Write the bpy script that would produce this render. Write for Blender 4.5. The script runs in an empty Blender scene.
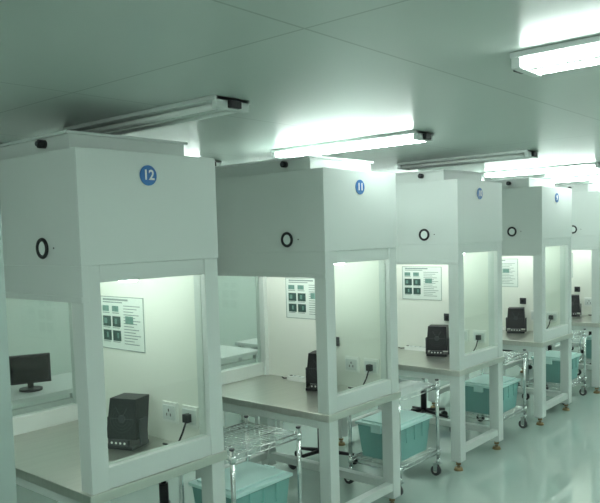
import bpy, bmesh, math, random
from mathutils import Matrix, Vector
random.seed(3)
sc=bpy.context.scene
try:
    sc.view_settings.view_transform='Standard'; sc.view_settings.look='None'
    sc.view_settings.exposure=0.0
except Exception as e: print(e)

# ---------------- materials ----------------
def srgb(r,g,b):
    f=lambda c:(c/255/12.92) if c/255<=.04045 else ((c/255+.055)/1.055)**2.4
    return (f(r),f(g),f(b),1)
def mat(name,col,rough=.5,metal=0,noise=0.0,nscale=6,bump=0,spec=.5,emis=None,estr=0,stretch=None,ior=None):
    m=bpy.data.materials.new(name);m.use_nodes=True;nt=m.node_tree
    b=nt.nodes['Principled BSDF']
    b.inputs['Base Color'].default_value=col
    b.inputs['Roughness'].default_value=rough
    b.inputs['Metallic'].default_value=metal
    b.inputs['Specular IOR Level'].default_value=spec
    if ior: b.inputs['IOR'].default_value=ior
    if emis: b.inputs['Emission Color'].default_value=emis; b.inputs['Emission Strength'].default_value=estr
    if noise or bump:
        tc=nt.nodes.new('ShaderNodeTexCoord');mp=nt.nodes.new('ShaderNodeMapping');n=nt.nodes.new('ShaderNodeTexNoise')
        nt.links.new(tc.outputs['Object'],mp.inputs[0]);nt.links.new(mp.outputs[0],n.inputs['Vector'])
        if stretch: mp.inputs['Scale'].default_value=stretch
        n.inputs['Scale'].default_value=nscale
        if noise:
            mx=nt.nodes.new('ShaderNodeMixRGB');mx.blend_type='MULTIPLY';mx.inputs[0].default_value=1
            cr=nt.nodes.new('ShaderNodeMapRange')
            cr.inputs['To Min'].default_value=1-noise;cr.inputs['To Max'].default_value=1+noise*.3
            nt.links.new(n.outputs['Fac'],cr.inputs['Value'])
            mx.inputs[1].default_value=col
            nt.links.new(cr.outputs[0],mx.inputs[2]);nt.links.new(mx.outputs[0],b.inputs['Base Color'])
        if bump:
            bp=nt.nodes.new('ShaderNodeBump');bp.inputs['Strength'].default_value=bump;bp.inputs['Distance'].default_value=.005
            nt.links.new(n.outputs['Fac'],bp.inputs['Height']);nt.links.new(bp.outputs[0],b.inputs['Normal'])
    return m
def glassmat(name,tint,f0=.03,rough=.02,diffuse=0.0,dcol=(1,1,1,1),fmax=.5):
    m=bpy.data.materials.new(name);m.use_nodes=True;nt=m.node_tree
    for n in list(nt.nodes): nt.nodes.remove(n)
    o=nt.nodes.new('ShaderNodeOutputMaterial');t=nt.nodes.new('ShaderNodeBsdfTransparent');g=nt.nodes.new('ShaderNodeBsdfGlossy')
    t.inputs[0].default_value=tint;g.inputs['Roughness'].default_value=rough
    f=nt.nodes.new('ShaderNodeLayerWeight');f.inputs[0].default_value=.5
    pw=nt.nodes.new('ShaderNodeMath');pw.operation='POWER';pw.inputs[1].default_value=5;nt.links.new(f.outputs['Facing'],pw.inputs[0])
    ma=nt.nodes.new('ShaderNodeMath');ma.operation='MULTIPLY_ADD';ma.inputs[1].default_value=fmax;ma.inputs[2].default_value=f0;nt.links.new(pw.outputs[0],ma.inputs[0])
    mx=nt.nodes.new('ShaderNodeMixShader');nt.links.new(ma.outputs[0],mx.inputs[0]);nt.links.new(g.outputs[0],mx.inputs[2])
    if diffuse:
        d=nt.nodes.new('ShaderNodeBsdfDiffuse');d.inputs[0].default_value=dcol
        m2=nt.nodes.new('ShaderNodeMixShader');m2.inputs[0].default_value=diffuse
        nt.links.new(t.outputs[0],m2.inputs[1]);nt.links.new(d.outputs[0],m2.inputs[2]);nt.links.new(m2.outputs[0],mx.inputs[1])
    else: nt.links.new(t.outputs[0],mx.inputs[1])
    nt.links.new(mx.outputs[0],o.inputs[0]);return m
def seammat(name,col,line,bw,rh,rough,mortar=.004,rot=0,metal=0,spec=.5):
    m=mat(name,col,rough,metal,spec=spec);nt=m.node_tree;b=nt.nodes['Principled BSDF']
    tc=nt.nodes.new('ShaderNodeTexCoord');mp=nt.nodes.new('ShaderNodeMapping');br=nt.nodes.new('ShaderNodeTexBrick')
    mp.inputs['Rotation'].default_value=rot if rot else (0,0,0)
    br.offset=0;br.inputs['Scale'].default_value=1;br.inputs['Brick Width'].default_value=bw;br.inputs['Row Height'].default_value=rh
    br.inputs['Mortar Size'].default_value=mortar;br.inputs['Color1'].default_value=col;br.inputs['Color2'].default_value=[c*.96 for c in col[:3]]+[1];br.inputs['Mortar'].default_value=line
    nt.links.new(tc.outputs['Object'],mp.inputs[0]);nt.links.new(mp.outputs[0],br.inputs['Vector']);nt.links.new(br.outputs['Color'],b.inputs['Base Color'])
    return m
M_white=mat('powder_coat',srgb(214,221,217),.38,noise=.04,nscale=2)
M_inner=mat('inner_panel',srgb(238,240,232),.45,noise=.03,nscale=2)
M_steel=mat('stainless',srgb(214,215,208),.34,1,noise=.12,nscale=3,stretch=(1,14,1))
M_chrome=mat('chrome',srgb(225,228,228),.18,1)
M_black=mat('black_plastic',srgb(18,18,24),.4,noise=.1)
M_dark=mat('dark_grey',srgb(60,62,66),.5,noise=.1)
M_rub=mat('rubber',srgb(70,72,74),.7,noise=.1)
M_glass=glassmat('pane_glass',(.94,.975,.955,1),f0=.04)
M_bin=glassmat('bin_plastic',(.80,.95,.94,1),rough=.3,diffuse=.42,dcol=srgb(175,225,220))
M_lid=mat('bin_lid',srgb(205,236,232),.4,noise=.05)
M_blue=mat('sign_blue',srgb(20,105,175),.4,noise=.03)
M_txt=mat('sign_white',srgb(245,245,245),.5)
M_paper=mat('paper',srgb(222,230,224),.6,noise=.03)
M_photo=mat('print_dark',srgb(60,90,84),.5,noise=.6,nscale=40)
M_photo2=mat('print_mid',srgb(120,160,150),.5,noise=.5,nscale=50)
M_ink=mat('print_text',srgb(150,165,160),.6,noise=.3,nscale=60)
M_plate=mat('socket_plate',srgb(242,244,240),.35,noise=.02)
M_foot=mat('foot_brass',srgb(150,130,95),.4,.8,noise=.1)
M_fixt=mat('fixture_enamel',srgb(218,225,222),.35,noise=.03)
M_refl=mat('fixture_reflector',srgb(215,222,218),.3,.1,noise=.05)
M_part=mat('partition_frame',srgb(150,166,160),.4,noise=.04)
M_screen=mat('screen',srgb(14,18,22),.15)
M_card=mat('blue_plastic',srgb(40,90,140),.45,noise=.1)
LC=(.885,1.0,.95,1)
M_tube=mat('tube_lit',(1,1,1,1),.5,emis=LC,estr=36)
M_btube=mat('bench_tube_lit',(1,1,1,1),.5,emis=(.92,1,.93,1),estr=26)
M_tubeoff=mat('tube_unlit',srgb(240,244,241),.3)
M_diff=mat('filter_diffuser',srgb(230,240,235),.5,noise=.02)
M_floor=mat('epoxy_floor',srgb(182,200,192),.035,noise=.06,nscale=1.2,spec=.7,ior=1.8)
M_ceil=seammat('ceiling_panel',srgb(188,200,194),srgb(150,164,157),3.0,1.15,.28)
M_wall=seammat('wall_panel',srgb(210,221,214),srgb(165,178,172),1.18,10,.4,rot=(math.pi/2,0,0))
M_wall2=seammat('wall_panel_side',srgb(210,221,214),srgb(165,178,172),1.18,10,.4,rot=(math.pi/2,0,math.pi/2))

# ---------------- mesh builder ----------------
class B:
    def __init__(s): s.bm=bmesh.new();s.m=[]
    def _mi(s,m):
        if m not in s.m: s.m.append(m)
        return s.m.index(m)
    def box(s,a,b,m,rot=None,piv=None):
        r=bmesh.ops.create_cube(s.bm,size=1)['verts']
        c=Vector([(a[i]+b[i])/2 for i in range(3)])
        for v in r: v.co=Vector([v.co[i]*(b[i]-a[i]) for i in range(3)])+c
        if rot is not None:
            bmesh.ops.rotate(s.bm,verts=r,cent=Vector(piv) if piv else c,matrix=rot)
        for f in {f for v in r for f in v.link_faces}: f.material_index=s._mi(m)
        return r
    def cyl(s,p0,p1,r,m,seg=16,r2=None):
        p0=Vector(p0);p1=Vector(p1);d=p1-p0
        q=d.to_track_quat('Z','Y').to_matrix().to_4x4()
        rr=bmesh.ops.create_cone(s.bm,cap_ends=True,segments=seg,radius1=r,radius2=r if r2 is None else r2,depth=d.length,matrix=Matrix.Translation((p0+p1)/2)@q)['verts']
        for f in {f for v in rr for f in v.link_faces}:
            f.material_index=s._mi(m)
            if len(f.verts)==4: f.smooth=True
        return rr
    def torus(s,c,axis,R_,r,m,seg=28,ss=8):
        q=Vector(axis).to_track_quat('Z','Y').to_matrix();c=Vector(c);ring=[]
        for i in range(seg):
            a=2*math.pi*i/seg;row=[]
            for j in range(ss):
                t=2*math.pi*j/ss
                row.append(s.bm.verts.new(c+q@Vector(((R_+r*math.cos(t))*math.cos(a),(R_+r*math.cos(t))*math.sin(a),r*math.sin(t)))))
            ring.append(row)
        for i in range(seg):
            for j in range(ss):
                f=s.bm.faces.new([ring[i][j],ring[(i+1)%seg][j],ring[(i+1)%seg][(j+1)%ss],ring[i][(j+1)%ss]])
                f.material_index=s._mi(m);f.smooth=True
    def tube(s,pts,r,m,ss=8):
        for a,b in zip(pts[:-1],pts[1:]): s.cyl(a,b,r,m,ss)
    def mesh(s,name):
        me=bpy.data.meshes.new(name);bmesh.ops.recalc_face_normals(s.bm,faces=s.bm.faces[:]);s.bm.to_mesh(me);s.bm.free()
        for m in s.m: me.materials.append(m)
        return me
def put(name,me,loc=(0,0,0),rz=0,parent=None,bevel=0):
    o=bpy.data.objects.new(name,me);bpy.context.collection.objects.link(o)
    o.location=loc;o.rotation_euler=(0,0,rz)
    if parent: o.parent=parent
    if bevel:
        md=o.modifiers.new('bevel','BEVEL');md.width=bevel;md.segments=2;md.limit_method='ANGLE'
    return o
def empty(name,loc,rz=0):
    o=bpy.data.objects.new(name,None);bpy.context.collection.objects.link(o);o.location=loc;o.rotation_euler=(0,0,rz);o.empty_display_size=.1;return o

W=.715;D=1.16;P=1.5;ZT=.741;H=2.1
# ---------------- room ----------------
X0,X1,Y0,Y1,ZC=-3.0,12.6,-4.2,3.2,2.3
def room(name,a,b,m):
    k=B();k.box(a,b,m);return put(name,k.mesh(name))
room('floor',(X0,Y0,-.1),(X1,Y1,0),M_floor)
room('ceiling',(X0,Y0,ZC),(X1,Y1,ZC+.1),M_ceil)
room('wall_back',(X0-.1,Y1,0),(X1+.1,Y1+.1,ZC),M_wall)
room('wall_front',(X0-.1,Y0-.1,0),(X1+.1,Y0,ZC),M_wall)
room('wall_left',(X0-.1,Y0,0),(X0,Y1,ZC),M_wall2)
room('wall_right',(X1,Y0,0),(X1+.1,Y1,ZC),M_wall2)
room('baseboard_back',(X0,Y1-.015,0),(X1,Y1,.08),M_white)
room('baseboard_right',(X1-.015,Y0,0),(X1,Y1-.015,.08),M_white)
# glazed partition close to the camera at left
k=B();xe=-.847
k.box((xe-.05,-1.08,0),(xe,-1.03,ZC),M_part);k.box((-2.95,-1.08,0),(-2.9,-1.03,ZC),M_part)
for z in (0,.9,ZC-.05): k.box((-2.9,-1.075,z),(xe-.05,-1.035,z+.05),M_part)
k.box((-2.9,-1.065,.05),(xe-.05,-1.045,.9),M_wall)
k.box((-2.9,-1.058,.95),(xe-.05,-1.052,ZC-.05),M_glass)
put('glass_partition',k.mesh('glass_partition'))

# ---------------- bench meshes ----------------
k=B()
k.box((0,0,1.645),(W,D,H),M_white)
k.box((0,0,1.50),(.03,D,1.645),M_white)
k.box((-.005,0,1.50),(0,D,1.525),M_white)
k.box((W-.02,.02,1.55),(W,D-.02,1.645),M_white)
k.box((.06,.14,H),(W-.06,D-.1,H+.075),M_white)
k.box((.045,.13,H+.07),(W-.045,D-.09,H+.082),M_fixt)
me_hood=k.mesh('hood')
k=B()
for X in (.004,W-.084):
    for Y in (.004,D-.084):
        k.box((X,Y,.07),(X+.08,Y+.08,1.645),M_white)
for Y in (.006,D-.066):
    k.box((.084,Y,1.575),(W-.084,Y+.06,1.645),M_white)
    k.box((.084,Y,ZT),(W-.084,Y+.06,.83),M_white)
    k.box((.084,Y+.005,.12),(W-.084,Y+.055,.17),M_white)
k.box((W-.075,.084,.12),(W-.02,D-.084,.17),M_white)
k.box((.01,.084,.65),(.05,D-.084,.70),M_white);k.box((W-.05,.084,.65),(W-.01,D-.084,.70),M_white)
me_frame=k.mesh('frame')
k=B()
k.box((-.012,-.006,.70),(W+.006,D+.006,ZT),M_steel)
me_top=k.mesh('table_top')
k=B();k.box((W-.05,.084,ZT),(W-.03,D-.084,1.57),M_inner);me_back=k.mesh('back_panel')
k=B()
for Y in (.033,D-.039): k.box((.084,Y,.83),(W-.084,Y+.006,1.575),M_glass)
me_glass=k.mesh('side_glass')
k=B()
k.box((.05,.08,1.625),(W-.06,D-.08,1.644),M_diff)
k.box((.30,.12,1.585),(.40,D-.12,1.625),M_fixt)
me_dif=k.mesh('filter_diffuser')
k=B();k.cyl((.35,.14,1.57),(.35,D-.14,1.57),.013,M_btube,10);me_btube=k.mesh('bench_tube')
k=B()
for X in (.044,W-.044):
    for Y in (.044,D-.044):
        k.cyl((X,Y,.018),(X,Y,.07),.011,M_chrome,10);k.cyl((X,Y,0),(X,Y,.02),.035,M_foot,16,.026)
        k.cyl((X,Y,.04),(X,Y,.055),.02,M_foot,6)
me_feet=k.mesh('levelling_feet')
k=B()
k.torus((-.004,.272,1.715),(1,0,0),.036,.008,M_black);k.cyl((-.004,.272,1.715),(.0,.272,1.715),.03,M_diff,24)
k.cyl((-.002,.19,1.715),(.0,.19,1.715),.004,M_dark,10)
me_gauge=k.mesh('pressure_gauge')
k=B();k.cyl((.03,.32,H+.045),(.06,.32,H+.045),.018,M_black,16);k.cyl((.02,.32,H+.045),(.03,.32,H+.045),.010,M_dark,12);me_knob=k.mesh('plenum_plug')
k=B();k.cyl((.335,-.004,2.005),(.335,0,2.005),.042,M_blue,32);me_sign=k.mesh('number_disc')

labels=['12','11','10','9','8','7','6']
def text(body,size,parent,loc):
    c=bpy.data.curves.new('number_text','FONT');c.body=body;c.size=size;c.align_x='CENTER';c.align_y='CENTER';c.extrude=.0008;c.offset=.0012
    c.materials.append(M_txt)
    o=bpy.data.objects.new('number_text',c);bpy.context.collection.objects.link(o);o.parent=parent;o.location=loc;o.rotation_euler=(math.pi/2,0,0);return o

# poster
k=B();k.box((-.003,-.19,-.14),(0,.19,.14),M_paper)
def pr(y0,z0,y1,z1,m,t=.0045):
    k.box((-t,.19-y1,.14-z1),(-.003,.19-y0,.14-z0),m)
pr(.03,.012,.25,.022,M_ink);pr(.03,.028,.20,.034,M_ink)
for n_,(a,b) in enumerate(((.025,.105),(.11,.105),(.025,.18),(.11,.18))):
    pr(a,b,a+.07,b+.055,M_photo)
    pr(a+.01+.01*n_,b+.012,a+.035+.005*n_,b+.04,M_photo2,.005)
    pr(a,b+.059,a+.06,b+.063,M_ink)
for (a,b) in ((.025,.05),(.11,.05)): pr(a,b,a+.055,b+.03,M_photo2);pr(a,b+.035,a+.06,b+.040,M_ink)
for j in range(14): pr(.21,.045+j*.0152,.35-((j*7)%5)*.014,.0495+j*.0152,M_ink)
pr(.225,.10,.29,.14,M_photo2,.005)
pr(.0,.0,.38,.004,M_ink);pr(.0,.276,.38,.28,M_ink);pr(0,0,.004,.28,M_ink);pr(.376,0,.38,.28,M_ink)
me_poster=k.mesh('instruction_poster')
# sockets
k=B()
for Y in (.09,-.06):
    k.box((-.012,Y-.055,-.05),(0,Y+.055,.05),M_plate);k.box((-.018,Y-.045,-.035),(-.012,Y+.045,.035),M_fixt)
    for dy,dz in ((0,.012),(-.014,-.01),(.014,-.01)): k.box((-.0195,Y+dy-.003,dz-.007),(-.0175,Y+dy+.003,dz+.007),M_dark)
k.box((-.045,-.08,-.022),(-.018,-.045,.016),M_black)
k.tube([(-.035,-.06,-.02),(-.055,-.055,-.07),(-.06,-.03,-.118),(-.07,.03,-.140),(-.065,.08,-.142)],.005,M_black)
me_sock=k.mesh('power_outlet')
k=B();k.box((-.01,-.03,-.03),(0,.03,.03),M_dark);k.box((-.016,-.012,-.014),(-.01,.012,.014),M_black);me_sw=k.mesh('indicator_switch')
# small power strip on the table
k=B();k.box((-.025,-.11,0),(.025,.11,.03),M_plate)
for j in range(4):
    k.box((-.016,-.09+j*.045,.03),(.016,-.058+j*.045,.032),M_fixt)
    for s in (-1,1): k.box((s*.006-.0015,-.08+j*.045,.032),(s*.006+.0015,-.068+j*.045,.0325),M_dark)
k.box((-.008,.085,.03),(.008,.10,.034),M_dark)
k.tube([(0,.11,.012),(.0,.16,.006),(.03,.2,.006)],.004,M_black)
me_strip=k.mesh('power_strip')
# black ionising blower
k=B()
v=k.box((-.06,-.085,.045),(.06,.085,.235),M_black)
for q in v:
    if q.co.z>.2: q.co.x+=.03;q.co.y*=.86
for q in v:
    if q.co.x>0 and q.co.z<.1: q.co.x-=.02
k.box((-.08,-.08,0),(.06,.08,.018),M_black)
k.box((-.03,-.095,.01),(.03,-.085,.14),M_dark);k.box((-.03,.085,.01),(.03,.095,.14),M_dark)
for j in range(4): k.torus((-.043,0,.14),(-1,0,.16),.02+.015*j,.0025,M_dark,24,6)
k.cyl((-.05,0,.14),(-.04,0,.14),.018,M_dark,16)
for j in range(6):
    a=j*math.pi/3;k.cyl((-.045,.018*math.cos(a),.14+.018*math.sin(a)),(-.045,.065*math.cos(a),.14+.065*math.sin(a)),.002,M_dark,6)
k.box((-.082,-.05,.018),(-.06,.05,.045),M_dark)
for j in range(4): k.cyl((-.084,-.036+j*.024,.032),(-.08,-.036+j*.024,.032),.006,M_plate,10)
me_blow=k.mesh('ionizer_blower')
# wire cart
CW,CD=.50,.40
k=B()
def shelf(z):
    for y in (-CD/2,CD/2):
        for dz in (0,.028): k.cyl((-CW/2,y,z-dz),(CW/2,y,z-dz),.004,M_chrome,8)
    for x in (-CW/2,CW/2):
        for dz in (0,.028): k.cyl((x,-CD/2,z-dz),(x,CD/2,z-dz),.004,M_chrome,8)
    n=17
    for i in range(1,n):
        x=-CW/2+CW*i/n;k.cyl((x,-CD/2,z+.003),(x,CD/2,z+.003),.0024,M_chrome,6)
    for y in (-CD/6,CD/6): k.cyl((-CW/2,y,z-.003),(CW/2,y,z-.003),.004,M_chrome,6)
    n=10
    for y in (-CD/2,CD/2):
        for i in range(n):
            x=-CW/2+CW*i/n;k.cyl((x,y,z-(.028 if i%2 else 0)),(x+CW/n,y,z-(0 if i%2 else .028)),.002,M_chrome,5)
for z in (.66,.19): shelf(z)
for x in (-CW/2,CW/2):
    for y in (-CD/2,CD/2):
        k.cyl((x,y,.12),(x,y,.69),.0125,M_chrome,12)
        k.cyl((x,y,.69),(x,y,.697),.014,M_dark,12)
        for z in (.645,.175): k.cyl((x,y,z-.02),(x,y,z+.02),.018,M_chrome,12)
me_cart=k.mesh('wire_shelf')
k=B()
for x in (-CW/2,CW/2):
    for y in (-CD/2,CD/2):
        k.cyl((x,y,.095),(x,y,.125),.016,M_chrome,12)
        k.box((x-.018,y-.02,.088),(x+.018,y+.035,.096),M_chrome)
        for sx in (-.016,.013): k.box((x+sx,y-.0,.03),(x+sx+.003,y+.032,.09),M_chrome)
        k.cyl((x-.012,y+.018,.036),(x+.012,y+.018,.036),.036,M_rub,20);k.cyl((x-.014,y+.018,.036),(x+.014,y+.018,.036),.016,M_plate,12)
me_cast=k.mesh('casters')
# storage bin
k=B()
def bin_(bw,bd,bh):
    t=.006
    for (a,b) in (((-bw/2,-bd/2),(bw/2,-bd/2+t)),((-bw/2,bd/2-t),(bw/2,bd/2)),((-bw/2,-bd/2),(-bw/2+t,bd/2)),((bw/2-t,-bd/2),(bw/2,bd/2))):
        v=k.box((a[0],a[1],0),(b[0],b[1],bh),M_bin)
        for q in v:
            if q.co.z<bh/2: q.co.x*=.88;q.co.y*=.88
    k.box((-bw*.44,-bd*.44,0),(bw*.44,bd*.44,.006),M_bin)
    k.box((-bw/2-.012,-bd/2-.012,bh-.012),(bw/2+.012,bd/2+.012,bh+.006),M_lid)
    k.box((-bw/2+.02,-bd/2+.02,bh+.006),(bw/2-.02,bd/2-.02,bh+.018),M_lid)
    for s in (-1,1): k.box((s*(bw/2+.01)-.01,-.04,bh-.05),(s*(bw/2+.01)+.01,.04,bh+.01),M_lid)
    for y in (-bd/2,bd/2):
        for x in (-.1,0,.1):
            k.box((x-.004,y-.004,bh*.5),(x+.004,y+.004,bh-.015),M_bin)
    k.box((-bw*.38,-bd*.34,.008),(bw*.1,bd*.3,bh*.5),M_paper)
    k.box((bw*.12,-bd*.33,.008),(bw*.38,bd*.33,bh*.35),M_lid)
bin_(.42,.33,.24);me_bin=k.mesh('storage_bin')
# lab chair
k=B()
for i in range(5):
    a=2*math.pi*i/5+.3;c,s=math.cos(a),math.sin(a)
    k.cyl((0,0,.10),(.25*c,.25*s,.07),.018,M_black,8,.012)
    k.cyl((.25*c,.25*s,.04),(.25*c,.25*s,.075),.008,M_chrome,8)
    k.cyl((.25*c-.018*s,.25*s+.018*c,.026),(.25*c+.018*s,.25*s-.018*c,.026),.026,M_black,14)
k.cyl((0,0,.08),(0,0,.28),.028,M_black,16);k.cyl((0,0,.28),(0,0,.44),.015,M_chrome,12)
k.box((-.1,-.08,.43),(.1,.08,.45),M_black)
me_cb=k.mesh('chair_base')
k=B()
v=k.cyl((0,0,.45),(0,0,.50),.20,M_black,28)
k.cyl((-.05,0,.44),(-.24,0,.46),.012,M_black,8);k.cyl((-.235,0,.455),(-.25,0,.62),.012,M_black,8)
v=k.box((-.25,-.16,.56),(-.215,.16,.70),M_black)
me_cs=k.mesh('chair_seat')
# side table and the things on it (seen through the far glass)
k=B()
k.box((0,0,.72),(1.3,.55,.75),M_white)
for x in (.02,1.24):
    for y in (.02,.49): k.box((x,y,0),(x+.04,y+.04,.72),M_white)
k.box((.06,.03,.62),(1.24,.06,.68),M_white);k.box((.06,.49,.62),(1.24,.52,.68),M_white);k.box((.03,.06,.15),(.05,.49,.19),M_white);k.box((1.25,.06,.15),(1.27,.49,.19),M_white)
me_side=k.mesh('side_table')
k=B()
k.box((-.13,-.02,.05),(.13,.02,.24),M_black);k.box((-.118,-.023,.065),(.118,-.02,.23),M_screen);k.box((-.06,.02,.09),(.06,.045,.20),M_dark)
k.box((-.018,.0,.01),(.018,.03,.10),M_black);k.cyl((0,.0,0),(0,.0,.014),.075,M_black,24)
me_mon=k.mesh('computer_monitor')
k=B()
v=k.box((-.13,-.09,0),(.13,.09,.12),M_card)
for q in v:
    if q.co.z<.05: q.co.x*=.9;q.co.y*=.88
k.box((-.14,-.10,.112),(.14,.10,.125),M_card);k.box((-.05,-.104,.05),(.05,-.09,.09),M_paper)
me_pb=k.mesh('parts_box')

# ---------------- place units ----------------
def fixture(x,yc,L,lit):
    e=empty('ceiling_lamp',(x,yc,ZC))
    k=B();h=L/2
    k.box((-.10,-h,-.018),(.10,h,0),M_fixt)
    v=k.box((-.035,-h+.02,-.042),(.035,h-.02,-.018),M_refl)
    for q in v:
        if q.co.z<-.035: q.co.x*=.45
    for s in (-1,1):
        k.box((-.09,s*(h-.015)-.015,-.05),(.09,s*(h-.015)+.015,-.0),M_fixt)
        k.box((-.03,s*(h+.008)-.012,-.045),(.03,s*(h+.008)+.012,-.012),M_black)
    put('housing',k.mesh('housing'),parent=e,bevel=.003)
    for j,sx in enumerate((-.06,.06)):
        k=B();k.cyl((sx,-h+.03,-.036),(sx,h-.03,-.036),.013,M_tube if lit else M_tubeoff,10)
        put('tube_%d'%(j+1),k.mesh('tube'),parent=e)
for i in range(7):
    x=i*P
    e=empty('clean_bench',(x,0,0))
    put('hood',me_hood,parent=e,bevel=.004);put('frame',me_frame,parent=e,bevel=.003);put('table_top',me_top,parent=e,bevel=.003)
    put('back_panel',me_back,parent=e);put('side_glass',me_glass,parent=e);put('filter_diffuser',me_dif,parent=e);put('bench_tube',me_btube,parent=e)
    put('levelling_feet',me_feet,parent=e);put('pressure_gauge',me_gauge,parent=e);put('plenum_plug',me_knob,parent=e);put('number_disc',me_sign,parent=e)
    text(labels[i],.058,e,(.335,-.0055,2.005))
    put('instruction_poster',me_poster,(x+W-.05,.70,1.305))
    put('power_outlet',me_sock,(x+W-.05,.235,.89))
    if i>0: put('indicator_switch',me_sw,(x+W-.05,.46,1.03))
    put('ionizer_blower',me_blow,(x+.50,.46,ZT),rz=.35,bevel=.003)
    put('power_strip',me_strip,(x+.61,.72,ZT),rz=.05)
    if i<6:
        c=empty('wire_shelf_cart',(x+1.10,.30,0));put('wire_shelf',me_cart,parent=c);put('casters',me_cast,parent=c)
        put('storage_bin',me_bin,(x+1.10,.30,.196),bevel=.002)
        c=empty('lab_chair',(x+1.08,.95,0),rz=.5+.7*i);put('chair_base',me_cb,parent=c);put('chair_seat',me_cs,parent=c,bevel=.012)
    put('side_table',me_side,(x+.1,1.85,0),bevel=.003)
    put('computer_monitor',me_mon,(x+.86,2.05,.75),rz=-.4)
    put('parts_box',me_pb,(x+.45,2.05,.75),rz=.1)
for i in range(8):
    fixture(.52+i*P,.22,1.1,i not in (0,2))
for i in range(8):
    fixture(.52+i*P,2.0,1.1,i!=0)
for i in range(-1,8):
    fixture(.78+i*P,-1.98,1.1,True)
fixture(-1.9,-.2,1.1,True);fixture(-2.2,-3.2,1.1,True)

# ---------------- camera ----------------
p=[-1.515,-2.4145,1.7412,.859,-.0694,-.0284,709.1949]
yaw,pitch,roll=p[3:6]
w=Vector((math.sin(yaw)*math.cos(pitch),math.cos(yaw)*math.cos(pitch),math.sin(pitch)))
r=Vector((math.cos(yaw),-math.sin(yaw),0));u=r.cross(w);c,s=math.cos(roll),math.sin(roll)
r,u=c*r+s*u,-s*r+c*u
cd=bpy.data.cameras.new('camera');co=bpy.data.objects.new('camera',cd);bpy.context.collection.objects.link(co)
co.matrix_world=Matrix(((r[0],u[0],-w[0],p[0]),(r[1],u[1],-w[1],p[1]),(r[2],u[2],-w[2],p[2]),(0,0,0,1)))
cd.sensor_width=36;cd.lens=p[6]/600*36;cd.shift_y=32.5/600;cd.clip_start=.05
sc.camera=co
wd=bpy.data.worlds.new('world');sc.world=wd;wd.use_nodes=True
wd.node_tree.nodes['Background'].inputs[0].default_value=(.8,1,.9,1);wd.node_tree.nodes['Background'].inputs[1].default_value=.3
